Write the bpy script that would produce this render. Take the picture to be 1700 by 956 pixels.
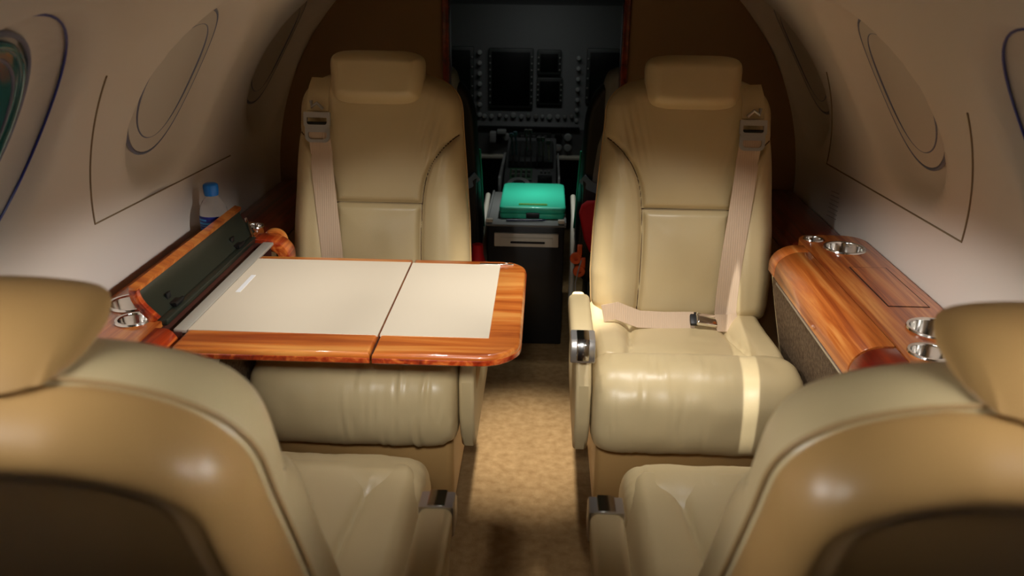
import bpy, bmesh, math, random
import numpy as np
from mathutils import Vector, Matrix, noise
random.seed(4); PI = math.pi
for o in list(bpy.data.objects): bpy.data.objects.remove(o)
S = bpy.context.scene; COL = S.collection

# ------------------------------------------------------------------ camera
FPX, PITCH, YAW, ROLL = 1400., math.radians(21.), math.radians(2.1), math.radians(0.7)
CAMLOC = Vector((0.03, 0.0, 1.32))
fw = Vector((-math.sin(YAW)*math.cos(PITCH), math.cos(YAW)*math.cos(PITCH), -math.sin(PITCH)))
r0 = Vector((math.cos(YAW), math.sin(YAW), 0)); u0 = r0.cross(fw)
rr = r0*math.cos(ROLL)+u0*math.sin(ROLL); uu = -r0*math.sin(ROLL)+u0*math.cos(ROLL)
cd = bpy.data.cameras.new('camera'); cam = bpy.data.objects.new('camera', cd); COL.objects.link(cam)
m = Matrix.Identity(4)
for i in range(3): m[i][0], m[i][1], m[i][2], m[i][3] = rr[i], uu[i], -fw[i], CAMLOC[i]
cam.matrix_world = m
cd.sensor_width = 36; cd.lens = FPX/1700*36; cd.clip_start = .02
cd.dof.use_dof = True; cd.dof.focus_distance = 2.05; cd.dof.aperture_fstop = 4.5
S.camera = cam
# ------------------------------------------------------------------ world, exposure
W = bpy.data.worlds.new('world'); S.world = W; W.use_nodes = True
W.node_tree.nodes['Background'].inputs[0].default_value = (1, .97, .93, 1)
W.node_tree.nodes['Background'].inputs[1].default_value = .05
S.view_settings.view_transform = 'Standard'; S.view_settings.look = 'None'
S.view_settings.exposure = 0.0; S.view_settings.gamma = 1; S.view_settings.use_curve_mapping = False
# ------------------------------------------------------------------ lights
def aim(o, tgt): o.rotation_euler = (Vector(tgt)-o.location).to_track_quat('-Z', 'Y').to_euler()
def spot(name, loc, tgt, energy, vdeg, hdeg, col=(1,.93,.84), rad=.05, blend=1.0):
    l = bpy.data.lights.new(name, 'SPOT'); l.energy = energy; l.color = col
    l.spot_size = math.radians(vdeg); l.spot_blend = blend; l.shadow_soft_size = rad
    o = bpy.data.objects.new(name, l); COL.objects.link(o); o.location = loc; aim(o, tgt)
    o.scale = (math.tan(math.radians(hdeg/2))/math.tan(math.radians(vdeg/2)), 1, 1)
    return o
def area(name, loc, tgt, energy, sx, sy, col=(1,1,1), spread=180):
    l = bpy.data.lights.new(name, 'AREA'); l.energy = energy; l.color = col; l.shape = 'ELLIPSE'
    l.size = sx; l.size_y = sy; l.spread = math.radians(spread)
    o = bpy.data.objects.new(name, l); COL.objects.link(o); o.location = loc; aim(o, tgt)
    return o
# added unseen spots above the aft seats, throwing a soft-edged band of light forward
for x, tx, ty, tz, e in ((-.5, .85, 1.60, .54, 108), (0, 0, 1.75, .42, 62), (.5, -.85, 1.60, .54, 108)):
    spot('reading_lamp_light', (x, .14, 1.36), (tx, ty, tz), e*1.05, 21, 92 if x else 46, (1,.98,.94))
# added unseen spots shining down on the table and facing seats
for x, e in ((-.36, 16), (0, 20), (.36, 26)): spot('downlight', (x, 1.78, 1.37), (x*.9, 1.80, 0), e*.62, 76, 76, (1,.965,.92), .03, .9)
for x in (-.22, .22): spot('downlight', (x, 1.22, 1.36), (x*1.25, 1.28, .45), 9, 54, 54, (1,.97,.94), .03, 1.0)  # added pair to brighten the aft cushions
spot('aisle_lamp', (.01, 2.05, 1.38), (.01, 2.14, 0), 165, 33, 33, (1,.95,.88), .03, 1.0)  # added unseen spot to lift the aisle carpet
area('cockpit_dome_light', (0, 3.13, 1.34), (0, 3.12, .4), .42, .08, .08, (.95,1,.98), 46)  # added fill above the green case, no such fixture
# added unseen spots, each thrown across to brighten the opposite wall
for x in (-.42, .42): spot('wall_wash_lamp', (x, 1.25, 1.36), (-x*2.05, 1.56, .58), 52, 22, 66, (1,.965,.93), .03, 1.0)
# added narrow spot standing in for the sunlit sliver on the right seat
spot('seat_reading_lamp', (.40, .80, 1.33), (.508, 1.80, .42), 62, 27, 1.8, (1,.98,.93), .003, .25)
# daylight from the two windows beside the aft seats
area('daylight_left', (-.64, .50, 1.22), (.35, .72, .86), .75, .26, .30, (1,.98,.96), 60)
area('daylight_right', (.64, .50, 1.22), (-.35, .72, .86), .75, .26, .30, (1,.98,.96), 60)
# added fill light to lift the dim instrument panel
area('instrument_floodlight', (0, 3.75, 1.25), (0, 4.1, .45), .36, .5, .1, (.95,1,.97), 150)

# ------------------------------------------------------------------ materials
def lin(c): return tuple((v/255/12.92 if v/255 <= .04045 else ((v/255+.055)/1.055)**2.4) for v in c)+(1,)
def mat(name, rgb, rough=.5, metal=0, spec=.5, coat=0, coatr=.05, **kw):
    M = bpy.data.materials.new(name); M.use_nodes = True; n = M.node_tree.nodes; L = M.node_tree.links
    b = n['Principled BSDF']; b.inputs['Base Color'].default_value = lin(rgb)
    b.inputs['Roughness'].default_value = rough; b.inputs['Metallic'].default_value = metal
    b.inputs['Specular IOR Level'].default_value = spec
    b.inputs['Coat Weight'].default_value = coat; b.inputs['Coat Roughness'].default_value = coatr
    for k, v in kw.items(): b.inputs[k.replace('_', ' ')].default_value = v
    return M
def nodes(M): return M.node_tree.nodes, M.node_tree.links, M.node_tree.nodes['Principled BSDF']
def coords(M, scale=(1,1,1), rot=(0,0,0)):
    n, L, b = nodes(M); t = n.new('ShaderNodeTexCoord'); mp = n.new('ShaderNodeMapping')
    mp.inputs['Scale'].default_value = scale; mp.inputs['Rotation'].default_value = rot
    L.new(t.outputs['Object'], mp.inputs['Vector']); return mp.outputs['Vector']
def add_bump(M, vec, kind='noise', scale=300, strength=.1, dist=.001, detail=3):
    n, L, b = nodes(M)
    t = n.new('ShaderNodeTexNoise' if kind == 'noise' else 'ShaderNodeTexVoronoi'); t.inputs['Scale'].default_value = scale
    if kind == 'noise': t.inputs['Detail'].default_value = detail
    L.new(vec, t.inputs['Vector']); bp = n.new('ShaderNodeBump'); bp.inputs['Strength'].default_value = strength
    bp.inputs['Distance'].default_value = dist
    L.new(t.outputs[0], bp.inputs['Height']); L.new(bp.outputs[0], b.inputs['Normal']); return bp
def vary(M, vec, c1, c2, scale=5, detail=3, lo=.3, hi=.7):
    n, L, b = nodes(M); t = n.new('ShaderNodeTexNoise'); t.inputs['Scale'].default_value = scale; t.inputs['Detail'].default_value = detail
    L.new(vec, t.inputs['Vector']); r = n.new('ShaderNodeValToRGB')
    r.color_ramp.elements[0].position = lo; r.color_ramp.elements[0].color = lin(c1)
    r.color_ramp.elements[1].position = hi; r.color_ramp.elements[1].color = lin(c2)
    L.new(t.outputs[0], r.inputs[0]); L.new(r.outputs[0], b.inputs['Base Color']); return r
def leather(name, c1, c2, rough=.36):
    M = mat(name, c1, rough, spec=.5); v = coords(M); vary(M, v, c1, c2, 4, 4); add_bump(M, v, 'voronoi', 420, .12, .0008); return M
def wood(name, axis, dark, mid, light, freq=1.0):
    M = mat(name, mid, .3, coat=1, coatr=.03); n, L, b = nodes(M)
    sc = [34*freq]*3; sc['xyz'.index(axis)] = 1.6
    v = coords(M, sc); t = n.new('ShaderNodeTexNoise'); t.inputs['Scale'].default_value = 1.0
    t.inputs['Detail'].default_value = 7; t.inputs['Roughness'].default_value = .62; t.inputs['Distortion'].default_value = .7
    L.new(v, t.inputs['Vector']); r = n.new('ShaderNodeValToRGB'); e = r.color_ramp.elements
    e[0].position = .33; e[0].color = lin(dark); e[1].position = .68; e[1].color = lin(light)
    q = e.new(.5); q.color = lin(mid); L.new(t.outputs[0], r.inputs[0]); L.new(r.outputs[0], b.inputs['Base Color']); return M
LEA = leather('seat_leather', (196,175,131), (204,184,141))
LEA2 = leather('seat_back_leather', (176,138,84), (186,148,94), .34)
LEAP = leather('piping_leather', (176,146,100), (184,154,108), .45)
SEAMM = mat('seam_thread', (74, 46, 24), .8)
WALLM = mat('wall_lining', (222,212,200), .55, spec=.3); add_bump(WALLM, coords(WALLM), 'noise', 160, .06, .001)
BULK = mat('bulkhead_lining', (150,118,80), .6); add_bump(BULK, coords(BULK), 'noise', 120, .08, .001)
CARPET = mat('carpet', (128,98,60), .95, spec=.1); _v = coords(CARPET); vary(CARPET, _v, (136,106,68), (160,130,88), 40, 9, .3, .72); add_bump(CARPET, _v, 'noise', 700, 1.0, .004, 5)
SIDEC = mat('panel_carpet', (104,84,62), .9, spec=.2); _v = coords(SIDEC); vary(SIDEC, _v, (84,66,48), (122,102,78), 120, 6, .3, .7); add_bump(SIDEC, _v, 'noise', 500, .8, .003)
WOODX = wood('lacquered_wood_crosswise', 'x', (150,62,18), (205,112,42), (232,158,78), .8)
WOODY = wood('lacquered_wood_lengthwise', 'y', (128,48,14), (184,98,38), (222,150,78), 1.4)
WOODR = wood('dark_red_wood', 'y', (70,12,6), (118,30,12), (150,52,20))
WOODE = wood('edge_wood', 'y', (92,16,6), (168,54,16), (224,122,52), 1.3)
INLAY = mat('table_inlay', (222,208,184), .42, spec=.45); add_bump(INLAY, coords(INLAY), 'noise', 300, .05, .0005)
CHROME = mat('chrome', (240,237,232), .13, 1); STEEL = mat('brushed_steel', (214,210,204), .30, .85)
DARKM = mat('black_plastic', (14,14,14), .45); BLACKG = mat('lid_lining', (38,42,34), .28, spec=.6)
GAP = mat('dark_gap', (18,8,5), .8); WELL = mat('well_lining', (70,34,26), .5)
WEB = mat('belt_webbing', (206,180,152), .7, spec=.3)
def _web():
    n, L, b = nodes(WEB); v = coords(WEB, (1,1,1)); t = n.new('ShaderNodeTexWave'); t.inputs['Scale'].default_value = 55; t.inputs['Distortion'].default_value = .3
    L.new(v, t.inputs['Vector']); bp = n.new('ShaderNodeBump'); bp.inputs['Strength'].default_value = .25; bp.inputs['Distance'].default_value = .001
    L.new(t.outputs[0], bp.inputs['Height']); L.new(bp.outputs[0], b.inputs['Normal'])
_web()
BUCK = mat('grey_metal', (176,174,170), .35, .7)
CLEAR = mat('clear_plastic', (255,255,255), .02, coat=.6, Transmission_Weight=1.0, IOR=1.04)
CAPM = mat('blue_cap', (14,112,196), .35); LABEL = mat('blue_label', (8,22,120), .4); LABT = mat('pale_blue_print', (60,150,215), .5)
GREEN = mat('green_plastic', (60,214,172), .38, coat=.3); GREYP = mat('grey_paint', (120,120,116), .5); PANELG = mat('panel_grey', (84,84,84), .55)
DGREY = mat('dark_grey', (40,42,40), .5); LGREY = mat('light_grey_cloth', (150,150,148), .8); SCREEN = mat('screen_glass', (4,5,6), .4, spec=.2)
RED = mat('red_fabric', (196,8,22), .7); ORANGE = mat('orange_plastic', (214,84,30), .4); TEAL = mat('teal_edge', (10,130,100), .5)
CREAMP = mat('cream_plastic', (206,198,180), .45); BLUEG = mat('blue_grey_tube', (96,130,140), .4); WHITEP = mat('white_sticker', (240,240,240), .5)
LINE = mat('seam_line', (132,112,84), .8); ADDED_SHADE = mat('window_shade', (206,198,188), .6); RIMM = mat('window_rim', (110,116,140), .3)
GLASS = mat('window_glass', (40,110,112), .05, coat=.5); GREENP = mat('green_panel', (40,92,48), .5)

# ------------------------------------------------------------------ helpers
def mesh(name, V, F, mt, smooth=True, parent=None, sharp=None):
    me = bpy.data.meshes.new(name); me.from_pydata([tuple(map(float, v)) for v in V], [], [tuple(map(int, f)) for f in F]); me.update()
    bm = bmesh.new(); bm.from_mesh(me); bmesh.ops.remove_doubles(bm, verts=bm.verts, dist=1e-6); bmesh.ops.recalc_face_normals(bm, faces=bm.faces); bm.to_mesh(me); bm.free()
    me.materials.append(mt)
    if smooth:
        me.polygons.foreach_set('use_smooth', [True]*len(me.polygons))
        if sharp: me.set_sharp_from_angle(angle=math.radians(sharp))
    o = bpy.data.objects.new(name, me); COL.objects.link(o)
    if parent is not None:
        o.parent = parent
    return o
class T:
    """a thing: an empty at its base; parts are given in world coordinates unless local"""
    def __init__(s, name, label, cat, loc=(0,0,0), rot=(0,0,0), group=None):
        e = bpy.data.objects.new(name, None); COL.objects.link(e); e.empty_display_size = .05
        e.location = loc; e.rotation_euler = rot; e['label'] = label; e['category'] = cat
        if group: e['group'] = group
        s.e = e; s.loc = Vector(loc)
    def part(s, name, VF, mt, smooth=True, sharp=40, local=False, parent=None, label=None):
        V, F = VF; V = np.asarray(V, float)
        if not local: V = V-np.array(s.loc)
        o = mesh(name, V, F, mt, smooth, parent or s.e, sharp)
        if label: o['label'] = label
        return o
def struct(name, VF, mt, smooth=True, sharp=40, parent=None):
    o = mesh(name, VF[0], VF[1], mt, smooth, parent, sharp)
    if parent is None: o['kind'] = 'structure'
    return o
def solo(name, VF, mt, label, cat, group=None, sharp=40):
    V = np.asarray(VF[0], float); c = V.mean(0); c[2] = V[:,2].min()
    o = mesh(name, V-c, VF[1], mt, True, None, sharp); o.location = c
    o['label'] = label; o['category'] = cat
    if group: o['group'] = group
    return o
def join(*vfs):
    V = []; F = []
    for v, f in vfs:
        k = len(V); V += [tuple(p) for p in v]; F += [tuple(i+k for i in q) for q in f]
    return V, F
def bm_out(bm):
    bm.verts.index_update(); V = [tuple(v.co) for v in bm.verts]; F = [tuple(v.index for v in f.verts) for f in bm.faces]; bm.free(); return V, F
def box(c, s, bev=0, seg=2, M=None):
    bm = bmesh.new(); bmesh.ops.create_cube(bm, size=1)
    for v in bm.verts: v.co = Vector((v.co.x*s[0], v.co.y*s[1], v.co.z*s[2]))
    if bev: bmesh.ops.bevel(bm, geom=list(bm.edges), offset=min(bev, min(s)*.49), segments=seg, affect='EDGES', profile=.5)
    for v in bm.verts:
        if M is not None: v.co = M @ v.co
        v.co += Vector(c)
    return bm_out(bm)
def b6(x0, x1, y0, y1, z0, z1, bev=0, seg=2): return box(((x0+x1)/2, (y0+y1)/2, (z0+z1)/2), (abs(x1-x0), abs(y1-y0), abs(z1-z0)), bev, seg)
def prism(poly, axis, a, b, bev=0, seg=2):
    """poly in the plane across axis ('x': (y,z), 'y': (x,z), 'z': (x,y)) extruded a..b"""
    bm = bmesh.new()
    def P(p, t): return {'x': (t, p[0], p[1]), 'y': (p[0], t, p[1]), 'z': (p[0], p[1], t)}[axis]
    v0 = [bm.verts.new(P(p, a)) for p in poly]; v1 = [bm.verts.new(P(p, b)) for p in poly]; n = len(poly)
    bm.faces.new(v0); bm.faces.new(v1[::-1])
    for i in range(n): bm.faces.new((v0[i], v0[(i+1) % n], v1[(i+1) % n], v1[i]))
    bmesh.ops.recalc_face_normals(bm, faces=bm.faces)
    if bev:
        ed = [e for e in bm.edges if all(v in v0 for v in e.verts) or all(v in v1 for v in e.verts)]
        bmesh.ops.bevel(bm, geom=ed, offset=bev, segments=seg, affect='EDGES', profile=.5)
    return bm_out(bm)
def lathe(prof, c=(0,0,0), n=32, M=None, a0=0, a1=2*PI):
    V = []; F = []; full = abs(a1-a0-2*PI) < 1e-6; k = n if full else n+1
    for r, z in prof:
        for i in range(k):
            a = a0+(a1-a0)*i/n; p = Vector((max(r, 1e-5)*math.cos(a), max(r, 1e-5)*math.sin(a), z))
            if M is not None: p = M @ p
            V.append((p.x+c[0], p.y+c[1], p.z+c[2]))
    for j in range(len(prof)-1):
        for i in range(n):
            q = (i+1) % k
            F.append((j*k+i, j*k+q, (j+1)*k+q, (j+1)*k+i))
    if full:
        if prof[0][0] > 1e-4: F.append(tuple(range(k))[::-1])
        if prof[-1][0] > 1e-4: F.append(tuple((len(prof)-1)*k+i for i in range(k)))
    return V, F
def tube(pts, r, n=8, closed=False, sub=1):
    P = [Vector(p) for p in pts]; V = []; F = []; m_ = len(P); prev = None
    for i, p in enumerate(P):
        t = ((P[(i+1) % m_]-P[i-1]) if closed else (P[min(i+1, m_-1)]-P[max(i-1, 0)])).normalized()
        if prev is None:
            a = t.orthogonal().normalized()
        else:
            a = (prev-t*prev.dot(t)).normalized()
        prev = a; b = t.cross(a)
        for k in range(n): V.append(p+(a*math.cos(2*PI*k/n)+b*math.sin(2*PI*k/n))*(r[i] if isinstance(r, (list, tuple)) else r))
    for i in range(m_ if closed else m_-1):
        for k in range(n): F.append((i*n+k, i*n+(k+1) % n, ((i+1) % m_)*n+(k+1) % n, ((i+1) % m_)*n+k))
    if not closed: F += [tuple(range(n))[::-1], tuple((m_-1)*n+k for k in range(n))]
    return V, F
def ribbon(pts, sides, w, th):
    """flat strap: pts centre line, sides = unit side vectors"""
    P = [Vector(p) for p in pts]; V = []; F = []
    for i, p in enumerate(P):
        t = (P[min(i+1, len(P)-1)]-P[max(i-1, 0)]).normalized(); s = Vector(sides[i] if isinstance(sides, list) else sides); s = (s-t*s.dot(t)).normalized(); nrm = t.cross(s).normalized()
        ww = w[i] if isinstance(w, list) else w
        for a, b in ((-.5, -.5), (.5, -.5), (.5, .5), (-.5, .5)): V.append(p+s*a*ww+nrm*b*th)
    for i in range(len(P)-1):
        for k in range(4): F.append((i*4+k, i*4+(k+1) % 4, (i+1)*4+(k+1) % 4, (i+1)*4+k))
    F += [(0, 1, 2, 3), tuple((len(P)-1)*4+k for k in (3, 2, 1, 0))]
    return V, F
def plate_holes(outer, holes, z0, z1):
    bm = bmesh.new(); edges = []
    for loop in [outer]+holes:
        vs = [bm.verts.new((p[0], p[1], z1)) for p in loop]
        for i in range(len(vs)): edges.append(bm.edges.new((vs[i], vs[(i+1) % len(vs)])))
    r = bmesh.ops.triangle_fill(bm, edges=edges, use_beauty=True)
    faces = [f for f in r['geom'] if isinstance(f, bmesh.types.BMFace)]
    g = bmesh.ops.extrude_face_region(bm, geom=faces)
    for v in g['geom']:
        if isinstance(v, bmesh.types.BMVert): v.co.z = z0
    bmesh.ops.recalc_face_normals(bm, faces=bm.faces)
    return bm_out(bm)
def circ(cx, cy, r, n=40): return [(cx+r*math.cos(2*PI*i/n), cy+r*math.sin(2*PI*i/n)) for i in range(n)]
def rrect(x0, x1, y0, y1, rs, n=8):
    """rounded rect, rs radii at (x0y0, x1y0, x1y1, x0y1)"""
    out = []
    for (cx, cy, r, a0) in ((x0+rs[0], y0+rs[0], rs[0], PI), (x1-rs[1], y0+rs[1], rs[1], 1.5*PI), (x1-rs[2], y1-rs[2], rs[2], 0), (x0+rs[3], y1-rs[3], rs[3], .5*PI)):
        if r <= 1e-6: out.append((cx, cy)); continue
        for i in range(n+1): a = a0+.5*PI*i/n; out.append((cx+r*math.cos(a), cy+r*math.sin(a)))
    return out
def sst(x, a, b):
    t = np.clip((x-a)/(b-a), 0, 1); return t*t*(3-2*t)
def dpoly(X, V, pl):
    d = np.full(X.shape, 9.)
    for (ax, ay), (bx, by) in zip(pl[:-1], pl[1:]):
        dx, dy = bx-ax, by-ay; L = dx*dx+dy*dy+1e-12; t = np.clip(((X-ax)*dx+(V-ay)*dy)/L, 0, 1)
        d = np.minimum(d, np.hypot(X-ax-t*dx, V-ay-t*dy))
    return d
def smooth_pl(pl, k=3):
    for _ in range(k):
        q = [pl[0]]
        for a, b in zip(pl[:-1], pl[1:]): q += [(.75*a[0]+.25*b[0], .75*a[1]+.25*b[1]), (.25*a[0]+.75*b[0], .25*a[1]+.75*b[1])]
        pl = q+[pl[-1]]
    return pl
def pad(hw, v0, v1, front, back, nx=90, nv=100):
    """closed soft pad on outline |x|<hw(v); front/back(X,V,D) -> w heights, D distance to the outline"""
    t = np.linspace(0, 1, nv); vv = v0+(v1-v0)*(.45*t+.55*(1-np.cos(PI*t))/2)
    s = np.linspace(-1, 1, nx); s = .5*s+.5*np.sin(PI/2*s)
    h = np.array([max(hw(v), 1e-4) for v in vv])
    X = s[None, :]*h[:, None]; Vv = np.repeat(vv[:, None], nx, 1)
    ov = np.linspace(v0, v1, 160); ov = v0+(v1-v0)*(1-np.cos(PI*(ov-v0)/(v1-v0)))/2; oh = [hw(v) for v in ov]
    out = [(a, b) for a, b in zip(oh, ov)]; out = out+[(-a, b) for a, b in reversed(out)]; out.append(out[0])
    D = dpoly(X, Vv, out); D[:, 0] = D[:, -1] = 0; D[0, :] = D[-1, :] = 0
    A = front(X, Vv, D); B = back(X, Vv, D)
    P = [(x, v, w) for x, v, w in zip(X.ravel(), Vv.ravel(), A.ravel())]; P += [(x, v, w) for x, v, w in zip(X.ravel(), Vv.ravel(), B.ravel())]
    F = []; N = nx*nv
    for j in range(nv-1):
        for i in range(nx-1):
            a = j*nx+i; F.append((a, a+1, a+nx+1, a+nx)); F.append((N+a, N+a+nx, N+a+nx+1, N+a+1))
    return np.array(P), F     # rims coincide (both at D=0) and merge by doubles
def rnd(D, e): s_ = np.clip(D/e, 0, 1); return np.sqrt(np.maximum(0, 1-(1-s_)**2))
def nz(X, V, sx, sy, seed=0.):
    o = np.empty(X.shape)
    for i in np.ndindex(X.shape): o[i] = noise.noise(Vector((X[i]*sx+seed, V[i]*sy, seed*1.7)))
    return o

# ------------------------------------------------------------------ cabin shell
R, Z0 = .87, .62
def wx(z): return math.sqrt(max(R*R-(z-Z0)**2, 1e-6))
WIN = [(.38, 1.06), (1.11, 1.06), (1.84, 1.06), (2.57, 1.06)]
TH = math.asin((1.06-Z0)/R)
def shell_side(sgn):
    # side wall from floor up to the ceiling line, windows pressed outwards as soft dished recesses
    a0 = math.asin(-Z0/R)+.0; a1 = math.radians(62)
    ys = np.arange(-.8, 4.8, .022); th = np.linspace(a0, a1, 96)
    Y, A = np.meshgrid(ys, th, indexing='ij'); rad = np.full(Y.shape, R)
    for wy, wz in WIN:
        d = np.hypot((Y-wy)/.93, (A-TH)*R); rad = rad+.05*(1-sst(d, .185, .262))
    X = rad*np.cos(A)*sgn; Z = Z0+rad*np.sin(A)
    ny, na = Y.shape; N = ny*na
    Xo = (R+.09)*np.cos(A)*sgn; Zo = Z0+(R+.09)*np.sin(A)
    P = list(zip(X.ravel(), Y.ravel(), Z.ravel()))+list(zip(Xo.ravel(), Y.ravel(), Zo.ravel())); F = []
    for i in range(ny-1):
        for j in range(na-1):
            a = i*na+j; F.append((a, a+1, a+na+1, a+na)); F.append((N+a, N+a+na, N+a+na+1, N+a+1))
    for i in range(ny-1):
        for j in (0, na-1): a = i*na+j; F.append((a, a+na, N+a+na, N+a))
    for i in (0, ny-1):
        for j in range(na-1): a = i*na+j; F.append((a, a+1, N+a+1, N+a))
    return P, F
struct('wall_left', shell_side(-1), WALLM, sharp=None); struct('wall_right', shell_side(1), WALLM, sharp=None)
def ceil():
    P = []; F = []; th = np.linspace(math.radians(62), PI-math.radians(62), 24)
    for y in (-.8, 4.8):
        for rad in (R, R+.09):
            for a in th: P.append((rad*math.cos(a), y, Z0+rad*math.sin(a)))
    n = len(th)
    for i in range(n-1):
        F += [(i, i+1, 2*n+i+1, 2*n+i), (n+i, 3*n+i, 3*n+i+1, n+i+1), (i, n+i, n+i+1, i+1), (2*n+i, 2*n+i+1, 3*n+i+1, 3*n+i)]
    F += [(0, 2*n, 3*n, n), (n-1, 2*n-1, 4*n-1, 3*n-1)]
    return P, F
struct('ceiling', ceil(), mat('ceiling_lining', (96, 86, 74), .8))
struct('floor', b6(-.70, .70, -.8, 4.8, -.06, 0), CARPET)
def disc_half(y): # bulkhead cross section of the cabin
    return [((R+.02)*math.cos(a), Z0+(R+.02)*math.sin(a)) for a in np.linspace(math.asin(-Z0/R), PI-math.asin(-Z0/R), 60)]
struct('wall_back', prism(disc_half(0), 'y', -.80, -.84), BULK)
struct('wall_front', prism(disc_half(0), 'y', 4.80, 4.84), DGREY)
# cockpit bulkheads, either side of the opening
def bulk(sgn, xin):
    pts = [(sgn*xin, 0.0)]+[(sgn*(R-.0)*math.cos(a), Z0+(R-.0)*math.sin(a)) for a in np.linspace(math.asin(-Z0/R), math.acos(xin/R), 50)]
    return prism(pts, 'y', 2.80, 2.85)
wf = struct('wall_bulkhead_left', bulk(-1, .30), BULK); wg = struct('wall_bulkhead_right', bulk(1, .285), BULK)
struct('trim_1', b6(-.305, -.283, 2.785, 2.865, 0, 1.44, .004), WOODR); struct('trim_2', b6(.268, .290, 2.785, 2.865, 0, 1.44, .004), WOODR)
# windows
def onwall(sgn, y, z, off=0.):
    a = math.asin((z-Z0)/R); return (sgn*(R+off)*math.cos(a), y, Z0+(R+off)*math.sin(a))
def wring(sgn, wy, r, off, n=56, ky=.93):
    out = []
    for i in range(n):
        t = 2*PI*i/n; a = TH+r*math.sin(t)/R; out.append((sgn*(R+off)*math.cos(a), wy+ky*r*math.cos(t), Z0+(R+off)*math.sin(a)))
    return out
def wdisc(sgn, wy, r, o0, o1, n=56):
    a = wring(sgn, wy, r, o0, n); b = wring(sgn, wy, r, o1, n); ca = wring(sgn, wy, 0, o0, 1); cb = wring(sgn, wy, 0, o1, 1)
    V = a+b+ca+cb; F = []
    for i in range(n): j = (i+1) % n; F += [(i, j, n+j, n+i), (i, j, 2*n), (n+i, n+j, 2*n+1)]
    return V, F
k = 0
for sgn in (-1, 1):
    for wi, (wy, wz) in enumerate(WIN):
        k += 1
        w = struct('window_%d' % k, wdisc(sgn, wy, .168 if wi != 1 else .150, .040, .046), GLASS if wi == 1 else ADDED_SHADE)  # closed shades added so these otherwise bright windows stay dark
        struct('window_frame', tube(wring(sgn, wy, .172, .044), .0045, 8, True), RIMM, parent=w)
        struct('window_ring', tube(wring(sgn, wy, .135, .040), .003, 8, True), RIMM, parent=w)
        if wi == 1:
            struct('window_seal', tube(wring(sgn, wy, .155, .042), .007, 10, True), GLASS, parent=w)
            struct('window_bezel', tube(wring(sgn, wy, .224, .0222), .0021, 6, True), mat('blue_bezel', (40,50,140), .3), parent=w)
# fine joint lines of the wall panels
def wline(sgn, pts, n=24):
    out = []
    for (y0, z0), (y1, z1) in zip(pts[:-1], pts[1:]):
        for i in range(n): t = i/n; out.append(onwall(sgn, y0+(y1-y0)*t, z0+(z1-z0)*t, -.0006))
    out.append(onwall(sgn, *pts[-1], -.0006)); return out
struct('trim_3', tube(wline(-1, [(1.40, 1.14), (1.44, 1.058), (1.545, .838), (2.303, .811)]), .0018, 6), LINE)
struct('trim_4', tube(wline(1, [(2.229, 1.073), (2.459, .788), (1.597, .826), (1.43, 1.10)]), .0020, 6), LINE)
_tm = []
for i in range(7):
    a = onwall(1, 2.44-.004*i, .640+.013*i, -.0010); b = onwall(1, 2.36-.002*i, .648+.013*i, -.0010)
    _tm.append(tube([a, b], .0011, 5))
struct('trim_9', join(*_tm), mat('embossed_mark', (170, 158, 144), .6))
# ledge rails running forward along the walls
for i, s_ in enumerate((-1, 1)):
    struct('trim_%d' % (5+i), b6(s_*.70, s_*.862, 2.10, 2.795, .585, .625, .006), WOODR)
    struct('trim_%d' % (7+i), prism([(s_*.70, 0), (s_*.70, .584), (s_*.862, .584), (s_*.80, .3), (s_*.62, 0)], 'y', 2.12, 2.795), BULK)

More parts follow.
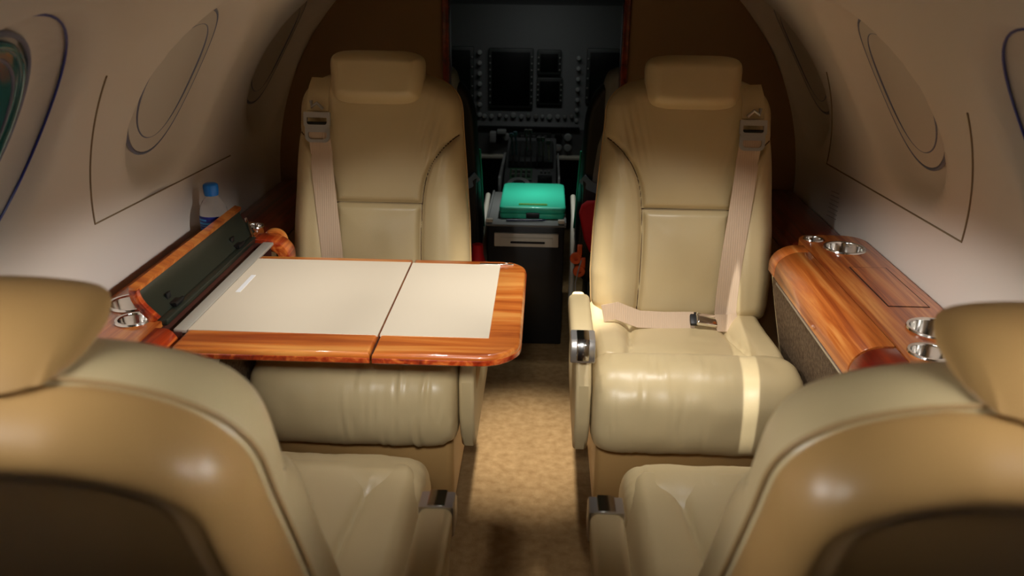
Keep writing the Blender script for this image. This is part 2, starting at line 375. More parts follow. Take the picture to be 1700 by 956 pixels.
# ------------------------------------------------------------------ side cabinets
ZT = .665
def build_cabinet(s, T_, lid_open):
    q = lambda V: ([(s*p[0], p[1], p[2]) for p in V[0]], [f[::-1] for f in V[1]] if s < 0 else V[1])
    big_f, small_f, big_n, small_n = (.785, 2.035, .046), (.728, 2.105, .020), (.798, 1.535, .048), (.742, 1.425, .034)
    if s < 0: big_f, big_n, small_n = (.800, 2.030, .044), (.800, 1.560, .044), (.758, 1.475, .030)
    xi = .705 if s < 0 else .692
    outer = rrect(xi, .862, 1.375, 2.15, (0, 0, .05, .05))
    outer = [(min(x, .862), y) for x, y in outer]
    T_.part('worktop', q(plate_holes(outer, [circ(*big_f), circ(*small_f), circ(*big_n), circ(*small_n)], ZT-.03, ZT)), WOODY, sharp=30)
    # nose: rounded inboard border, at both ends of the lid
    def nose(a, b, lift=0, x1=.689):
        prof = [(x1, ZT+lift), (.672, ZT+lift)]+[(.672-.062*math.sin(t), ZT+lift-.05+.05*math.cos(t)) for t in np.linspace(.12, PI/2, 12)]+[(.610, .598), (.618, .594), (.630, .60), (.640, .625), (.66, .640), (x1, .642)]
        return prism(prof, 'y', a, b, .002, 2)
    xe = .702 if s < 0 else .689
    nb = nose(1.375, 1.447, 0, xe)
    if s < 0: nb = ([(xe-(xe-p[0])*.5, p[1], p[2]) for p in nb[0]], nb[1])
    T_.part('end_block', q(nb), WOODR if s > 0 else WOODE)
    T_.part('end_block', q(nose(2.003, 2.06, 0, xe)), WOODE if s < 0 else WOODY)
    if s < 0:
        T_.part('end_cap', q(lathe([(.0, 0), (.028, 0), (.032, .006), (.032, .018), (.028, .022), (0, .022)], (.665, 2.062, .640), 32, Matrix.Rotation(-PI/2, 3, 'X'))), WOODX)
    if not lid_open:
        ld = T_.part('lid', q(nose(1.450, 2.000, .0015)), WOODY)
        T_.part('access_panel', q(b6(.754, .835, 1.655, 1.895, ZT-.001, ZT+.0012)), WOODY)
        for a in ((.7525, .8365, 1.6525, 1.6550), (.7525, .8365, 1.895, 1.8975), (.7515, .7540, 1.6525, 1.8975), (.835, .8375, 1.6525, 1.8975)):
            T_.part('joint_line', q(b6(*a, ZT-.002, ZT+.0008)), GAP)
    # cups
    for (cx, cy, r_) in (big_f, small_f, big_n, small_n):
        d = .058 if r_ > .04 else .03
        T_.part('cup_holder', q(lathe([(0, -d), (r_-.006, -d), (r_-.003, -d+.004), (r_-.0025, .0), (r_-.001, .004), (r_+.004, .0045), (r_+.0055, .001), (r_+.003, -.002), (r_, -d-.003), (0, -d-.003)], (cx, cy, ZT+.001), 44)), CHROME, sharp=60)
    # body: upper rail, leather border and carpeted side
    T_.part('carcass', q(prism([(.700, .592), (.830, .592), (.858, .50), (.78, .02), (.66, .02), (.660, .50)], 'y', 1.385, 2.05)), LEAP)
    # sloping side, border line drops from the front end to a deep curve
    def side(y0, y1, top, bot, x, th, n=26):
        V = []; F = []
        for i in range(n+1):
            y = y0+(y1-y0)*i/n; zt, zb = top(y), bot(y)
            for (dx, z) in ((0, zt), (0, zb), (th, zb), (th, zt)): V.append((x+dx+(.60-z)*.10, y, z))
        for i in range(n):
            for k_ in range(4): F.append((i*4+k_, i*4+(k_+1) % 4, i*4+4+(k_+1) % 4, i*4+4+k_))
        F += [(0, 1, 2, 3), tuple(n*4+j for j in (3, 2, 1, 0))]
        return V, F
    T_.part('side_border', q(side(1.385, 2.055, lambda y: .592, lambda y: .25+.33*max(0, (y-1.72)/.335)**2.2, .619, .04)), LEA)
    T_.part('side_panel', q(side(1.385, 2.035, lambda y: .586, lambda y: .30+.285*max(0, (y-1.72)/.325)**2.2, .6165, .02)), SIDEC)
    T_.part('side_rail', q(b6(.6135, .619, 1.385, 1.99, .583, .590, .002)), STEEL)
cr = T('side_cabinet', 'wood-topped side cabinet along the right cabin wall with closed lid and chrome cup holders', 'cabinet', (.73, 1.65, 0))
build_cabinet(1, cr, False)
cl = T('side_cabinet', 'wood-topped side cabinet along the left cabin wall with its dark-lined lid standing open', 'cabinet', (-.73, 1.65, 0))
build_cabinet(-1, cl, True)
# open well and raised lid of the left cabinet
cl.part('table_well', join(b6(-.702, -.698, 1.45, 2.0, .50, .655), b6(-.70, -.655, 1.45, 2.0, .60, .604), b6(-.70, -.655, 1.447, 1.452, .60, .655), b6(-.70, -.655, 1.998, 2.003, .60, .655)), WELL)
cl.part('hinge_bar', b6(-.672, -.6455, 1.452, 1.998, .652, .6600, .002), mat('satin_strip', (186, 180, 166), .45, .25))
def lid_prof(th0):   # arc standing up from the hinge, hollow towards the cabin
    H = Vector((-.700, ZT)); pts = []
    for t in np.linspace(0, 1, 16):
        x = -.012-.036*t-.012*math.sin(PI*t); z = .002+.062*t+.004*math.sin(PI*t); pts.append((H[0]+x, H[1]+z))
    return pts
_lp = lid_prof(0)
def offs(pl, d):
    out = []
    for i, p in enumerate(pl):
        a = pl[max(i-1, 0)]; b = pl[min(i+1, len(pl)-1)]; t = Vector((b[0]-a[0], b[1]-a[1])).normalized(); out.append((p[0]-t.y*d, p[1]+t.x*d))
    return out
lidp = cl.part('lid', prism(_lp+offs(_lp, .010)[::-1], 'y', 1.485, 2.06, .003), WOODE)
cl.part('lid_lining', prism(offs(_lp, -.0005)[:-2]+offs(_lp, -.0030)[:-2][::-1], 'y', 1.490, 2.054), BLACKG, parent=lidp)
cl.part('lid_rim', prism(offs(_lp, -.0065)+offs(_lp, .011)[::-1], 'y', 1.472, 1.487, .003), WOODE, parent=lidp)
cl.part('lid_rim', prism([(_lp[-1][0]-.011, _lp[-1][1]-.004), (_lp[-1][0]+.004, _lp[-1][1]-.006), (_lp[-1][0]+.006, _lp[-1][1]+.003), (_lp[-1][0]-.010, _lp[-1][1]+.007)], 'y', 1.474, 2.062, .002), WOODX, parent=lidp)
for y in (1.56, 1.93):
    cl.part('lid_hinge', join(box((-.712, y, .672), (.022, .035, .008), .002), box((-.724, y, .682), (.006, .02, .022), .002), lathe([(0, -.02), (.004, -.02), (.004, .02), (0, .02)], (-.704, y, .674), 12, Matrix.Rotation(PI/2, 3, 'X'))), DARKM, parent=lidp)
cl.part('lining_step', b6(-.716, -.694, 1.478, 2.015, .655, .668, .003), BLACKG)
cl.part('lid_piston', tube([(-.700, 2.01, .667), (-.735, 2.066, .700)], .0035, 8), CHROME)

# ------------------------------------------------------------------ folding table
ft = T('folding_table', 'unfolded cabin table with cream inlay and glossy wooden border, left of the aisle', 'table', (-.33, 1.63, .60))
TZ = .660
def leaf(x0, x1, rs, name):
    return ft.part(name, prism(rrect(x0, x1, 1.372, 1.897, rs, 10), 'z', TZ-.024, TZ-.0008, .007, 4), WOODX)
lf1 = leaf(-.645, -.2775, (0.012, 0, 0, .012), 'table_leaf'); lf2 = leaf(-.2735, -.005, (0, .075, .060, 0), 'table_leaf')
ft.part('inlay', b6(-.6435, -.2775, 1.452, 1.872, TZ-.004, TZ, .0004, 1), INLAY, parent=lf1, label='cream inlay')
ft.part('inlay', b6(-.2735, -.066, 1.452, 1.868, TZ-.004, TZ, .0004, 1), INLAY, parent=lf2, label='cream inlay')
ft.part('leaf_hinge', b6(-.2775, -.2735, 1.39, 1.885, TZ-.02, TZ-.012), GAP)
ft.part('edge_strip', prism([p for p in rrect(-.2735, -.0038, 1.3708, 1.8982, (0, .076, .061, 0), 10)], 'z', TZ-.0205, TZ-.0105, .001, 1), WOODE, parent=lf2)
ft.part('edge_strip', prism([p for p in rrect(-.645, -.2775, 1.3708, 1.8982, (0, 0, 0, 0), 10)], 'z', TZ-.0205, TZ-.0105, .001, 1), WOODE, parent=lf1)
stk = ft.part('sticker', box((-.6165, 1.705, TZ+.0003), (.010, .105, .0006)), WHITEP, parent=lf1, label='small white instruction sticker')
for i in range(9): ft.part('sticker_print', box((-.6165, 1.660+i*.011, TZ+.0008), (.0045, .005, .0003)), LGREY, parent=lf1) if False else None
ft.part('support_arm', join(tube([(-.58, 1.45, .636), (-.63, 1.46, .52)], .007, 10), b6(-.64, -.1, 1.60, 1.64, .622, .636, .004)), STEEL)
ft.part('latch', join(b6(-.115, -.035, 1.8665, 1.874, TZ-.001, TZ+.002, .001), box((-.052, 1.872, TZ+.003), (.008, .008, .004), .001)), CHROME, parent=lf2)

# ------------------------------------------------------------------ cabin seats
def interp(tab): xs, ys = zip(*tab); return lambda v: float(np.interp(v, xs, ys))
BV = .662
_hwt = interp([(0, .222), (.06, .236), (.14, .240), (.26, .236), (.40, .226), (.52, .216), (.60, .212), (.68, .210)])
def hw_back(v):
    h = _hwt(v)
    if v > BV-.11: h *= (max(0, 1-((v-(BV-.11))/.11)**2.6))**(1/2.6)
    if v < .04: h *= (max(0, 1-((.04-v)/.04)**3))**(1/3)
    return h
SEAM = smooth_pl([(.232, .505), (.205, .495), (.165, .455), (.130, .40), (.117, .34), (.113, .27), (.112, .16), (.118, .03)])
HS = [(-.116, .314), (.116, .314)]
UPS = smooth_pl([(.128, .60), (.124, .52), (.122, .44), (.124, .385)])
def back_front(X, V, D):
    m_ = [(-a, b) for a, b in SEAM]
    ds = np.minimum(np.minimum(dpoly(X, V, SEAM), dpoly(X, V, m_)), dpoly(X, V, HS))
    p = rnd(D, .055)
    bol = sst(np.abs(X), .105, .165)*(1-sst(V, .42, .52))*.020
    w = p*(.072+bol+.010*np.sin(np.clip(V/.34, 0, 1)*PI)+.006*np.sin(np.clip((V-.335)/.3, 0, 1)*PI))
    w -= p*(.016*np.exp(-(ds/.0062)**2)+.011*np.exp(-ds/.022))
    # gathers by the shoulder
    g = np.exp(-((np.abs(X)-.150)/.035)**2)*np.exp(-((V-.47)/.08)**2)
    w += p*g*.0028*np.sin((np.abs(X)*1.0-.25*V)*330)
    w += p*.0016*nz(X, V, 22, 12, 3.3)
    return w
def back_rear(X, V, D): return -rnd(D, .03)*.034
def hw_shell(v):
    return hw_back(min(max(v, 0), BV))*.985
def shell_front(X, V, D): return np.full(X.shape, -.020)+rnd(D, .02)*.015
def shell_rear(X, V, D):
    w = -.020-rnd(D, .034)*.062
    w += .003*np.exp(-((D-.034)/.006)**2)+.010*sst(D, .032, .052)
    w += .004*nz(X, V, 9, 5, 1.1)*rnd(D, .05)
    return w
HA, HB, HW, HP, HR = .568, .706, .122, 5, .080
def hw_head(v):
    a, b = HA, HB; t = (v-(a+b)/2)/((b-a)/2); h = HW+.004*t if HR < .1 else HW*(1-.22*max(0, -t)-.05*max(0, t))
    return h*max(0, 1-abs(t)**HP)**(1/HP)
def head_front(X, V, D): return .055+rnd(D, .035)*.062-.010*(X/.12)**2+.002*nz(X, V, 16, 16, 5)*rnd(D, .03)
def head_rear(X, V, D): return .055-rnd(D, .04 if HR < .1 else .045)*HR-.004*np.exp(-((np.abs(X)-.080)/.003)**2)*rnd(D, .04)
def base_y(rec): c, s_ = math.cos(rec), math.sin(rec); return c, s_
def roll_shape(hx, cy, cz, ry, rz, seed, wr, inb=1):
    nxs, nt = 110, 64; V = []; F = []
    for i in range(nxs):
        s_ = -1+2*i/(nxs-1); x = math.sin(s_*PI/2)*.55+s_*.45; e = max(0, 1-abs(x)**9)**(1/6.) if abs(x) < 1 else 0
        for j in range(nt):
            t = 2*PI*j/nt; ct, st = math.cos(t), math.sin(t)
            k_ = (abs(ct)**2.6+abs(st)**2.6)**(-1/2.6)
            end = math.exp(-(1-abs(x))/.05)
            wv = .0035*end*math.sin(t*22+6*noise.noise(Vector((x*3, t, seed))))
            wv += wr*.0085*sst(x*inb, -.5, .3)*max(0, noise.noise(Vector((x*9+seed, t*.9+x*2, seed))) )*math.sin(x*62+3.5*math.cos(t*1.0)+4*noise.noise(Vector((x*4, t*.8, seed+2))))
            wv += .003*noise.noise(Vector((x*5, ct*2+seed, st*2)))
            f = e*(1+0)+0
            V.append((x*hx, cy-(ry*f*k_+wv*e)*ct, cz+(rz*f*k_+wv*e)*st))
    for i in range(nxs-1):
        for j in range(nt): F.append((i*nt+j, i*nt+(j+1) % nt, (i+1)*nt+(j+1) % nt, (i+1)*nt+j))
    return V, F
def build_seat(name, label, loc, rz, inb, rec_deg, clen, arm_front, arm_back, seed, wr):
    t = T(name, label, 'seat', loc, (0, 0, rz), 'tan leather cabin seats')
    rec = math.radians(rec_deg); c, s_ = math.cos(rec), math.sin(rec); dx = -inb*.020; ZB = .405
    def bt(P, F):   # pad space (x,v,w) -> seat space
        P = np.asarray(P); x, v, w = P[:, 0], P[:, 1], P[:, 2]
        return np.stack([x+dx, v*s_-w*c+.05, ZB+v*c+w*s_], 1), F
    bk = t.part('backrest', bt(*pad(hw_back, 0, BV, back_front, back_rear, 130, 140)), LEA, local=True, sharp=None)
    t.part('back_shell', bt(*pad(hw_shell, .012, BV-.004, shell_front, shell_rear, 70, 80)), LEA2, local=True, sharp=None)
    rim = [(hw_back(v)*1.0, v) for v in np.linspace(.02, BV-.0005, 90)]; rim = [(a, v, -.010) for a, v in rim]+[(-a, v, -.010) for a, v in rim[::-1]]
    t.part('piping', bt(*(lambda vf: (np.array([tuple(p) for p in vf[0]]), vf[1]))(tube(rim, .003, 6))), LEAP, local=True, parent=bk)
    cord = []
    for pl in (SEAM, [(-a, b) for a, b in SEAM], [(-.115+.23*i/20, .314) for i in range(21)]):
        q_ = []
        for a, b in pl:
            if hw_back(b)-abs(a) < .007: continue
            X_ = np.array([[a]]); V_ = np.array([[b]]); D_ = np.array([[max(0., hw_back(b)-abs(a))]])
            q_.append((a, b, float(back_front(X_, V_, D_)[0, 0])+.0008))
        cord.append(tube(q_, .0019, 6))
    t.part('seam', bt(*(lambda vf: (np.array([tuple(p) for p in vf[0]]), vf[1]))(join(*cord))), SEAMM, local=True, parent=bk, label='dark brown sewn seam')
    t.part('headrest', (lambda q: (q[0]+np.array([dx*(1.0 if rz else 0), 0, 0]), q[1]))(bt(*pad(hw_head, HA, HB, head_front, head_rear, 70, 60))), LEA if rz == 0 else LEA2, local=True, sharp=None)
    # cushion: centre, thigh bolsters, front roll
    cy = -clen; H = .235
    yb, yf = .10, cy+(.05 if not rz else -.035)
    def hwc(v): return H*max(0, 1-abs((v-.5)/.5)**14)**(1/14.) if 0 < v < 1 else 0
    bs = smooth_pl([(.120, .0), (.118, .3), (.128, .62), (.150, 1.0)])
    def ctop(X, V, D):
        ds = np.minimum(dpoly(X, V*.45, [(a, b*.45) for a, b in bs]), dpoly(X, V*.45, [(-a, b*.45) for a, b in bs]))
        p = np.minimum(rnd(D*1.0, .035), 1)
        w = p*(.060+.018*sst(np.abs(X), .115, .165)+.018*sst(V, .35, .95)) if not rz else p*(.104+.005*sst(V, .2, .9))
        return w-p*(.008*np.exp(-ds/.004)+.012*np.exp(-ds/.02))+.0016*nz(X, V, 14, 9, seed)*p
    P, F = pad(hwc, 0, 1, ctop, lambda X, V, D: -rnd(D, .03)*.06, 90, 80)
    P = np.stack([P[:, 0], yb+(yf-yb)*P[:, 1], .385+P[:, 2]], 1)
    t.part('seat_cushion', (P, F), LEA, local=True, sharp=None)
    t.part('front_roll', roll_shape(H, cy, .385 if not rz else .375, .105, .108 if not rz else .118, seed, wr, inb), LEA, local=True, sharp=None)
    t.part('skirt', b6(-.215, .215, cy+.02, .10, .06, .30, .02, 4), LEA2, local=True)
    t.part('pedestal', join(b6(-.17, .17, cy+.10, .06, 0, .08, .01)), DARKM, local=True)
    # inboard side panel and armrest
    xa = inb*(.235+.002); xo = inb*.285
    x0, x1 = sorted((xa, inb*.272)); 
    t.part('side_panel', prism([(cy-.03, .30), (cy-.055, .36), (cy-.055, .45-.07*bool(rz)), (cy+.0, .50-.10*bool(rz)), (.02, .50-.10*bool(rz)), (.04, .30), (.02, .255), (cy-.0, .255)], 'x', x0, x1, .009, 3), LEA, local=True)
    ya, yb2 = -arm_front, -arm_back
    x0, x1 = sorted((inb*(.236+.020*bool(rz)), inb*(.287+.020*bool(rz)))); za = .575
    prof = [(ya+.050, za-.052), (ya+.050, za-.004), (ya+.057, za)]+[(yb2-.02, za), (yb2-.006, za-.006), (yb2, za-.022), (yb2-.004, za-.046), (yb2-.02, za-.055)]
    ar = t.part('armrest', prism(prof, 'x', x0, x1, .013, 4), LEA, local=True)
    xm = (x0+x1)/2
    t.part('armrest_support', prism([(ya+.07, za-.045), (yb2-.04, za-.045), (yb2-.08, .40), (ya+.10, .40)], 'x', xm-.010, xm+.012, .004), LEA2, local=True, parent=ar)
    capp = [(ya+.056, za-.050), (ya+.056, za+.0015), (ya+.012, za-.001), (ya+.002, za-.012), (ya, za-.046), (ya+.006, za-.054), (ya+.04, za-.056)]
    cp = t.part('end_cap', prism(capp, 'x', x0-.001, x1+.001, .003, 2), STEEL, local=True, parent=ar, label='chrome armrest end')
    capb = [(p[0]-.0035, p[1]+.0012) for p in capp[:5]]+[(ya+.02, za-.03)]
    t.part('recline_button', prism(capb, 'x', xm-.014, xm+.014, .003, 2), CHROME, local=True, parent=ar, label='brushed metal button')
    return t
g1 = build_seat('cabin_seat', 'tan leather seat facing aft right of the aisle, lap belt on its cushion', (.385, 2.10, 0), 0, -1, 11, .375, .465, .17, 1.0, .35)
g2 = build_seat('cabin_seat', 'tan leather seat facing aft behind the unfolded table, cushion shaded beneath it', (-.385, 2.10, 0), 0, 1, 11, .375, .465, .17, 5.0, 1.0)
HA, HB, HW, HP, HR = .640, .680, .102, 2.6, .108
g3 = build_seat('cabin_seat', 'blurred tan leather seat at lower left, seen from behind over its headrest', (-.400, .87, -.012), PI, -1, 20, .405, .235, -.10, 9.0, .2)
g4 = build_seat('cabin_seat', 'blurred tan leather seat at lower right, seen from behind over its headrest', (.418, .87, -.012), PI, 1, 20, .405, .235, -.10, 13.0, .2)

# ------------------------------------------------------------------ seat belts
def wfront(x, v):
    X = np.array([[x]]); V = np.array([[v]]); D = np.array([[max(.0, hw_back(v)-abs(x))]]); return float(back_front(X, V, D)[0, 0])
def belt(sgn, label, lap):
    rec = math.radians(11); c, s_ = math.cos(rec), math.sin(rec); ox, oy = sgn*.385, 2.10; dx = sgn*.020
    def W_(x, v, w): return (ox+dx+x, oy+v*s_-w*c+.05, .405+v*c+w*s_)
    t = T('seat_belt', label, 'seat belt', W_(sgn*.16, .56, .09), (0, 0, 0), 'cabin seat belts')
    def wp(x, v, w): return W_(sgn*x, v, w)
    X1 = [(.150, .52), (.147, .48), (.140, .42), (.133, .33), (.123, .24), (.116, .16), (.112, .08), (.113, .02), (.116, -.01)]
    X1 = smooth_pl(X1, 2)
    pts = []
    for x, v in X1:
        w = max(wfront(sgn*xx, max(v, .03)) for xx in (x-.02, x, x+.02))+.006; pts.append(wp(x, v, w))
    t.part('webbing', ribbon(pts, (1, 0, 0), .056, .0025), WEB)
    pts2 = [wp(x+.012, v, wfront(sgn*x, max(v, .03))+.004) for x, v in X1[:-6]]
    # holder at the shoulder
    w0 = wfront(sgn*.15, .50)+.006
    t.part('belt_guide', join(ribbon([wp(.148, .635, .045), wp(.150, .61, .070), wp(.151, .58, .082), wp(.151, .550, w0)], (1, 0, 0), .055, .004)), LEA)
    rot = Matrix.Rotation(rec, 3, 'X')
    def fr(cx, cv, w, hw_, hh, r_, th=.005):
        # rectangular ring plate
        o_ = rrect(-hw_, hw_, -hh, hh, (r_*1.5, r_*1.5, r_*.4, r_*.4)); i_ = rrect(-hw_+.008, hw_-.008, -hh+.008, hh-.014, (r_, r_, r_*.3, r_*.3))
        V, F = plate_holes(o_, [i_], -th/2, th/2)
        V = [wp(cx+p[0]*sgn*sgn, cv+p[1], w+p[2]) for p in V]; return V, F
    bk = t.part('buckle', fr(.151, .490, w0+.006, .032, .020, .010), BUCK, label='pale metal buckle plate')
    t.part('buckle_slot', join(fr(.151, .527, w0+.008, .034, .020, .006, .010)), BUCK, parent=bk)
    t.part('latch_hook', tube([wp(.135, .555, w0+.008), wp(.150, .570, w0+.012), wp(.163, .560, w0+.012), wp(.166, .575, w0+.008)], .0045, 8), BUCK, parent=bk)
    t.part('roller', tube([wp(.122, .517, w0+.006), wp(.180, .517, w0+.006)], .006, 10), DARKM, parent=bk)
    if lap:
        xx, vv = .113, .115; ws = wfront(sgn*xx, vv)+.008
        t.part('adjuster', tube([wp(xx-.034, vv+.004, ws), wp(xx+.034, vv+.004, ws), wp(xx+.034, vv-.008, ws), wp(xx-.034, vv-.008, ws)], .0028, 8, True), CHROME)
        # lap strap across the rear of the cushion
        L_ = [(-.215, .052, .16), (-.18, .060, .155), (-.12, .036, .140), (-.05, .026, .130), (.00, .022, .125), (.025, .020, .123)]
        L_ = [wp(x, v, w) for x, v, w in L_]
        L_ = [Vector(p) for p in L_]
        for p in L_: p.z = max(p.z, .462)
        tw = [(0, .2, 1), (0, .2, 1), (0, .5, .9), (0, .6, .8), (0, .6, .8), (0, .6, .8)]
        t.part('lap_strap', ribbon(L_, tw, .045, .003), WEB)
        e = L_[-1]
        lb = t.part('lap_buckle', box((e.x+.030, e.y-.006, e.z+.004), (.055, .036, .014), .004, 3, Matrix.Rotation(.5, 3, 'X') @ Matrix.Rotation(.22, 3, 'Y')), CHROME)
        t.part('lap_buckle_tongue', box((e.x-.002, e.y, e.z+.004), (.02, .040, .010), .003, 2, Matrix.Rotation(.5, 3, 'X')), DARKM, parent=lb)
        t.part('lap_strap', ribbon([(e.x+.055, e.y-.01, e.z-.002), (e.x+.085, e.y+.0, e.z-.006), (e.x+.12, e.y+.03, e.z-.012)], (0, .6, .8), .045, .003), WEB)
    return t
belt(1, 'beige shoulder belt with pale buckle and lap strap on the seat right of the aisle', True)
belt(-1, 'beige shoulder belt hanging down the seat behind the unfolded table', False)

# ------------------------------------------------------------------ water bottle
bx, by, bz = -.803, 2.030, .611
wb = T('water_bottle', 'clear plastic water bottle with blue cap and dark blue label in the left cup holder', 'bottle', (bx, by, bz))
wb.part('bottle_body', lathe([(0, 0), (.026, 0), (.031, .006), (.031, .10), (.0295, .112), (.022, .128), (.0135, .138), (.012, .142), (.012, .150), (.0, .150)], (bx, by, bz), 32), CLEAR, sharp=None)
wb.part('cap', lathe([(0, .142), (.0150, .142), (.0158, .146), (.0168, .160), (.0160, .166), (.012, .169), (0, .1695)], (bx, by, bz), 32), CAPM, label='blue screw cap')
lbm = wb.part('paper_label', lathe([(.0316, .035), (.0320, .036), (.0320, .098), (.0316, .099)], (bx, by, bz), 30, None, -2.6, -.85), LABEL, label='dark blue label')
for i, (a, b, h) in enumerate(((-2.45, -1.75, .004), (-2.45, -1.35, .005), (-2.35, -1.3, .0015), (-2.35, -1.25, .0015), (-2.3, -1.3, .0015), (-2.3, -1.25, .0015))):
    z = .093-i*.0075
    wb.part('label_print', lathe([(.0321, z), (.0324, z), (.0324, z-h), (.0321, z-h)], (bx, by, bz), 14, None, a, b), LABT, parent=lbm)

for _c in wb.e.children_recursive: _c.data.transform(Matrix.Scale(1.12, 4))

# ------------------------------------------------------------------ cockpit
cc = T('cockpit_cabinet', 'low black cabinet with a cream drawer between the cockpit seats', 'cabinet', (-.03, 3.0, 0))
cc.part('cabinet_body', b6(-.165, .108, 2.86, 3.30, 0, .455, .006), DARKM)
cc.part('top_tray', join(b6(-.172, .114, 2.855, 3.31, .455, .463, .002), b6(-.172, -.164, 2.86, 3.30, .46, .472, .002), b6(.106, .114, 2.86, 3.30, .46, .472, .002)), GREYP, label='grey metal top')
dr = cc.part('drawer', b6(-.140, .088, 2.848, 2.864, .383, .432, .003), CREAMP, label='cream drawer front')
cc.part('drawer_panel', b6(-.118, .068, 2.843, 2.850, .389, .418, .002), CREAMP, parent=dr)
cc.part('pull_slot', b6(-.082, .040, 2.8405, 2.845, .397, .405, .002), GAP, parent=dr)
cc.part('corner_catch', box((-.158, 2.868, .474), (.024, .02, .012), .003), CREAMP); cc.part('corner_catch', box((.096, 2.868, .474), (.024, .02, .012), .003), CREAMP)
bi = T('storage_case', 'flat bright green plastic case lying on the cockpit cabinet', 'case', (-.01, 3.08, .463))
rz_ = Matrix.Rotation(math.radians(-1), 3, 'Z')
bi.part('case_body', prism(rrect(-.125, .110, 2.925, 3.285, (.02, .02, .03, .03), 6), 'z', .4640, .484, .005, 3), GREEN)
bi.part('case_lid', prism(rrect(-.127, .112, 2.923, 3.288, (.02, .02, .03, .03), 6), 'z', .4845, .508, .007, 3), GREEN)
bi.part('latch', b6(-.030, .018, 2.917, 2.928, .468, .488, .003), DARKM); bi.part('handle_ridge', b6(-.058, .046, 2.950, 2.962, .507, .513, .003), mat('yellow_green', (120,190,90), .4))
solo('pen', join(tube([(-.10, 2.885, .469), (.03, 2.895, .469)], .004, 10), tube([(.03, 2.895, .469), (.045, 2.897, .469)], [.004, .001], 10)), mat('dark_blue_pen', (16,26,60), .3), 'dark pen lying on the grey cabinet top before the green case', 'pen')
# centre pedestal with throttle quadrant
cp_ = T('throttle_quadrant', 'grey throttle quadrant with levers on the centre pedestal below the instrument panel', 'controls', (-.03, 3.6, 0))
cp_.part('pedestal', prism([(3.38, 0), (3.38, .40), (3.50, .47), (3.95, .56), (3.95, 0)], 'x', -.14, .085, .006), PANELG)
cp_.part('quadrant_box', prism([(3.60, .46), (3.62, .52), (3.76, .57), (3.88, .56), (3.9, .50)], 'x', -.125, .07, .006), DGREY)
for i in range(6):
    x = -.105+i*.026
    cp_.part('lever_slot', prism([(3.605, .505), (3.625, .527), (3.76, .576), (3.76, .570), (3.63, .518)], 'x', x-.0035, x+.0035), GAP)
for i, (x, y, h, m_) in enumerate(((-.108, 3.66, .075, BLUEG), (-.092, 3.67, .080, BLUEG), (-.045, 3.70, .085, LGREY), (-.028, 3.70, .085, LGREY), (.010, 3.66, .060, LGREY), (.028, 3.66, .060, LGREY), (.052, 3.64, .050, CREAMP))):
    lv = cp_.part('lever', tube([(x, y, .52), (x-.004, y+.01, .55+h*.5), (x-.006, y-.02, .55+h)], .0045, 8), m_)
    cp_.part('lever_knob', lathe([(0, -.010), (.009, -.008), (.011, 0), (.009, .009), (0, .011)], (x-.006, y-.024, .555+h), 14), m_ if i < 2 else GREYP, parent=lv)
cp_.part('side_rail', join(b6(-.158, -.146, 3.40, 3.9, .43, .50, .003), b6(.089, .098, 3.40, 3.9, .43, .50, .003)), LGREY)
cp_.part('trim_wheel', lathe([(.030, -.008), (.048, -.008), (.050, 0), (.048, .008), (.030, .008), (.030, -.008)], (-.075, 3.46, .452), 32, Matrix.Rotation(math.radians(25), 3, 'X')), LGREY)
cp_.part('switch_panel', prism([(3.50, .475), (3.49, .470), (3.59, .49), (3.59, .497)], 'x', -.115, -.02, .001), GREENP)
for i in range(4):
    for j in range(2):
        cp_.part('switch', box((-.10+i*.022, 3.515+j*.035, .486+j*.008), (.014, .012, .012), .002), LGREY)
cp_.part('radio_face', b6(.005, .065, 3.47, 3.50, .455, .49, .002), DARKM)
for i in range(3): cp_.part('switch', box((.02+i*.016, 3.53, .495), (.010, .014, .012), .002), LGREY)
# instrument panel
ip = T('instrument_panel', 'dark grey instrument panel with screens and rows of knobs at the front of the cockpit', 'instrument panel', (0, 4.2, .4))
ip.part('panel_face', prism([(4.18, .42), (4.18, .56), (4.22, .60), (4.24, 1.14), (4.32, 1.20), (4.5, 1.20), (4.5, .42)], 'x', -.62, .62, .006), PANELG)
def scr(x0, x1, z0, z1, nk=4):
    b = ip.part('display_bezel', b6(x0-.016, x1+.016, 4.205, 4.236, z0-.016, z1+.016, .005), DGREY)
    ip.part('display', b6(x0, x1, 4.200, 4.207, z0, z1, .002), SCREEN, parent=b)
    for i in range(nk):
        z = z0+(i+.3)*(z1-z0)/nk
        for x in (x0-.009, x1+.009): ip.part('display_button', box((x, 4.202, z), (.008, .008, .008), .002), GREYP, parent=b)
scr(-.235, -.050, .672, .925, 8); scr(.000, .095, .690, .790, 4); scr(.000, .085, .835, .920, 3); scr(-.60, -.34, .70, .93, 5); scr(.24, .50, .70, .93, 5)
def kn(x, z, r_=.012, m_=GREYP, y=4.176, d=.018):
    Rm = Matrix.Rotation(PI/2, 3, 'X'); return ip.part('knob', lathe([(r_*1.15, 0), (r_*1.15, .003), (r_, .004), (r_*.9, d), (r_*.6, d+.001), (0, d+.001)], (x, y, z), 16, Rm), m_)
for i in range(13): kn(-.27+i*.036+random.uniform(-.003, .003), .617+random.uniform(-.004, .004), random.choice((.008, .010, .012)), random.choice((GREYP, LGREY)), 4.215)
for x, z in ((.098, .523), (.145, .523), (.098, .472), (.145, .472), (-.16, .52), (-.20, .50)): kn(x, z, .017, random.choice((DARKM, LGREY)))
ip.part('glare_strip', b6(-.30, .20, 4.165, 4.185, .560, .572, .002), DARKM)
ip.part('radio_stack', b6(-.10, .06, 4.150, 4.182, .47, .545, .003), DGREY)
for i in range(5):
    for j in range(3): ip.part('key', box((-.08+i*.028, 4.148, .485+j*.022), (.016, .006, .012), .002), PANELG)
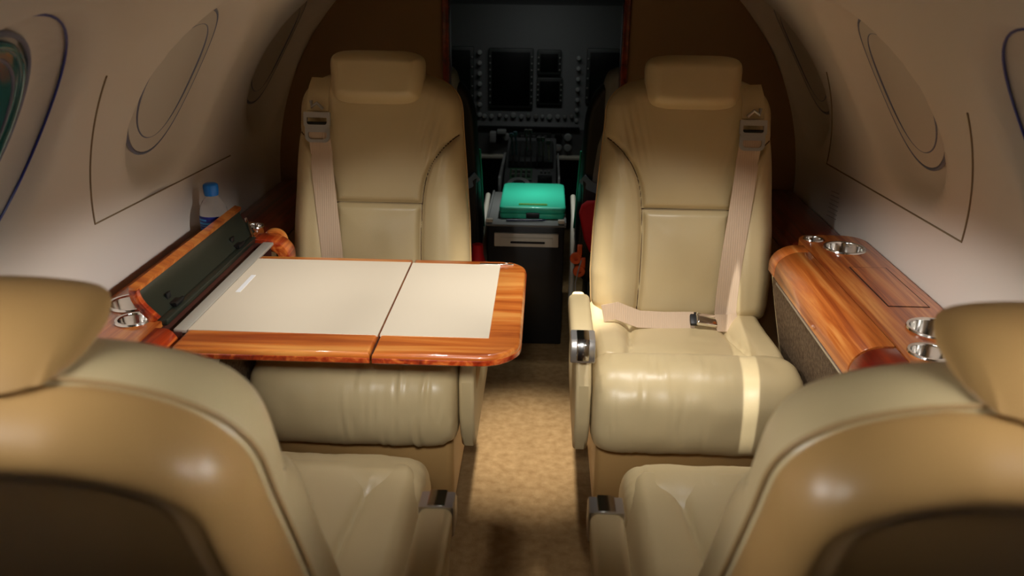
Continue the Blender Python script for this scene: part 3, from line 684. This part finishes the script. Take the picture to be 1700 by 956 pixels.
ip.part('ledge', b6(-.34, .26, 4.13, 4.19, .418, .432, .003), CREAMP)
for i in range(7): kn(.185+.0*i, .60+i*.05, .009, LGREY, 4.215)
for i in range(7): kn(-.295, .62+i*.05, .010, LGREY, 4.215)
ip.part('connector', join(b6(-.24, -.21, 4.12, 4.17, .50, .55, .004), b6(-.205, -.16, 4.13, 4.17, .54, .56, .004)), LGREY)
# crew seats, seen from behind
def hwk(v): return max(1e-4, (.19-.03*v/.7)*(max(0, 1-(max(0, v-.52)/.18)**2.4))**(1/2.4)*(max(0, 1-(max(0, .05-v)/.05)**3))**(1/3))
def crew(sgn, label):
    ox = sgn*(.335 if sgn > 0 else .375); oy = 3.03; t = T('crew_seat', label, 'seat', (ox, oy, 0), (0, 0, 0), 'cockpit crew seats')
    def bt(vf, rec=math.radians(7)):
        P = np.array([tuple(p) for p in vf[0]]); c, s_ = math.cos(rec), math.sin(rec)
        return np.stack([P[:, 0], -P[:, 1]*s_-P[:, 2]*c, .28+P[:, 1]*c-P[:, 2]*s_], 1), vf[1]
    t.part('backrest', bt(pad(hwk, 0, .70, lambda X, V, D: rnd(D, .02)*.03, lambda X, V, D: -rnd(D, .04)*.07, 40, 50)), DARKM, local=True, sharp=None)
    t.part('edge_binding', bt(tube([(-sgn*(hwk(v)+.001), v, -.018) for v in np.linspace(.12, .42, 30)], .0045, 8)), TEAL, local=True)
    t.part('seat_cover', bt(pad(lambda v: .11*max(0, 1-abs((v-.615)/.11)**4)**.25, .505, .725, lambda X, V, D: rnd(D, .03)*.045, lambda X, V, D: -rnd(D, .03)*.05, 30, 30)), LGREY, local=True, sharp=None)
    t.part('harness_strap', bt(ribbon([(-sgn*.085, .53, .050), (-sgn*.105, .46, .042), (-sgn*.115, .36, .038), (-sgn*.12, .30, .040)], (1, 0, 0), .028, .004)), LGREY, local=True)
    t.part('back_pocket', bt(prism([(-.16, .0), (.16, .0), (.165, .33), (.10, .30), (0, .29), (-.10, .30), (-.165, .33)], 'z', .030, .045, .004)), DARKM, local=True)
    t.part('pocket_edge', bt(ribbon([(-.168, .338, .034), (-.14, .315, .048), (-.10, .300, .052), (0, .290, .052), (.10, .300, .052), (.14, .315, .048), (.168, .338, .034)], (0, 1, 0), .036, .005)), mat('blue_grey_cloth', (120,135,150), .7), local=True)
    t.part('seat_pan', b6(-.16, .16, -.05, .40, .20, .33, .03, 3), DARKM, local=True)
    t.part('seat_frame', b6(-.13, .13, 0, .32, 0, .21, .01), DGREY, local=True)
    t.part('arm_rail', tube([(-sgn*.190, -.02, .10), (-sgn*.190, -.02, .35), (-sgn*.188, .05, .44), (-sgn*.188, .20, .47)], .010, 10), CREAMP, local=True)
    return t
crew(-1, 'black crew seat seen from behind on the left of the cockpit'); crew(1, 'black crew seat seen from behind on the right of the cockpit, beside the red cushion')
# red cushion and orange handles beside the right seat
solo('cushion', prism([(.158, .50), (.166, .53), (.185, .545), (.26, .55), (.26, .33), (.20, .36), (.178, .41)], 'y', 2.872, 2.905, .010, 3), RED, 'red cushion wedged between the black crew seat and the right bulkhead', 'cushion')
def handle(loc, label):
    t = T('pull_handle', label, 'handle', loc, (0, 0, 0), 'orange pull handles')
    Rm = Matrix.Rotation(PI/2, 3, 'X')
    t.part('ring', lathe([(.008, -.006), (.020, -.006), (.022, 0), (.020, .006), (.008, .006), (.008, -.006)], (0, 0, 0), 24, Rm), ORANGE, local=True)
    t.part('stem', box((.012, .002, .030), (.018, .010, .040), .003), ORANGE, local=True)
handle((.150, 2.80, .362), 'upper orange ring handle hanging beside the right seat near the red cushion'); handle((.162, 2.79, .318), 'lower orange ring handle hanging beside the right seat near the red cushion')
solo('cable', tube([(.168, 2.785, .36), (.160, 2.78, .33), (.150, 2.77, .28), (.152, 2.76, .20), (.165, 2.76, .05), (.17, 2.76, .006)], .0022, 6), LGREY, 'thin pale cable hanging from the orange handles beside the right seat', 'cable')
solo('fire_extinguisher', lathe([(0, 0), (.030, .002), (.034, .01), (.034, .34), (.026, .37), (.020, .39), (.018, .425), (0, .43)], (-.190, 2.74, 0), 24), RED, 'small red cylinder beside the aisle behind the far edge of the table', 'extinguisher')
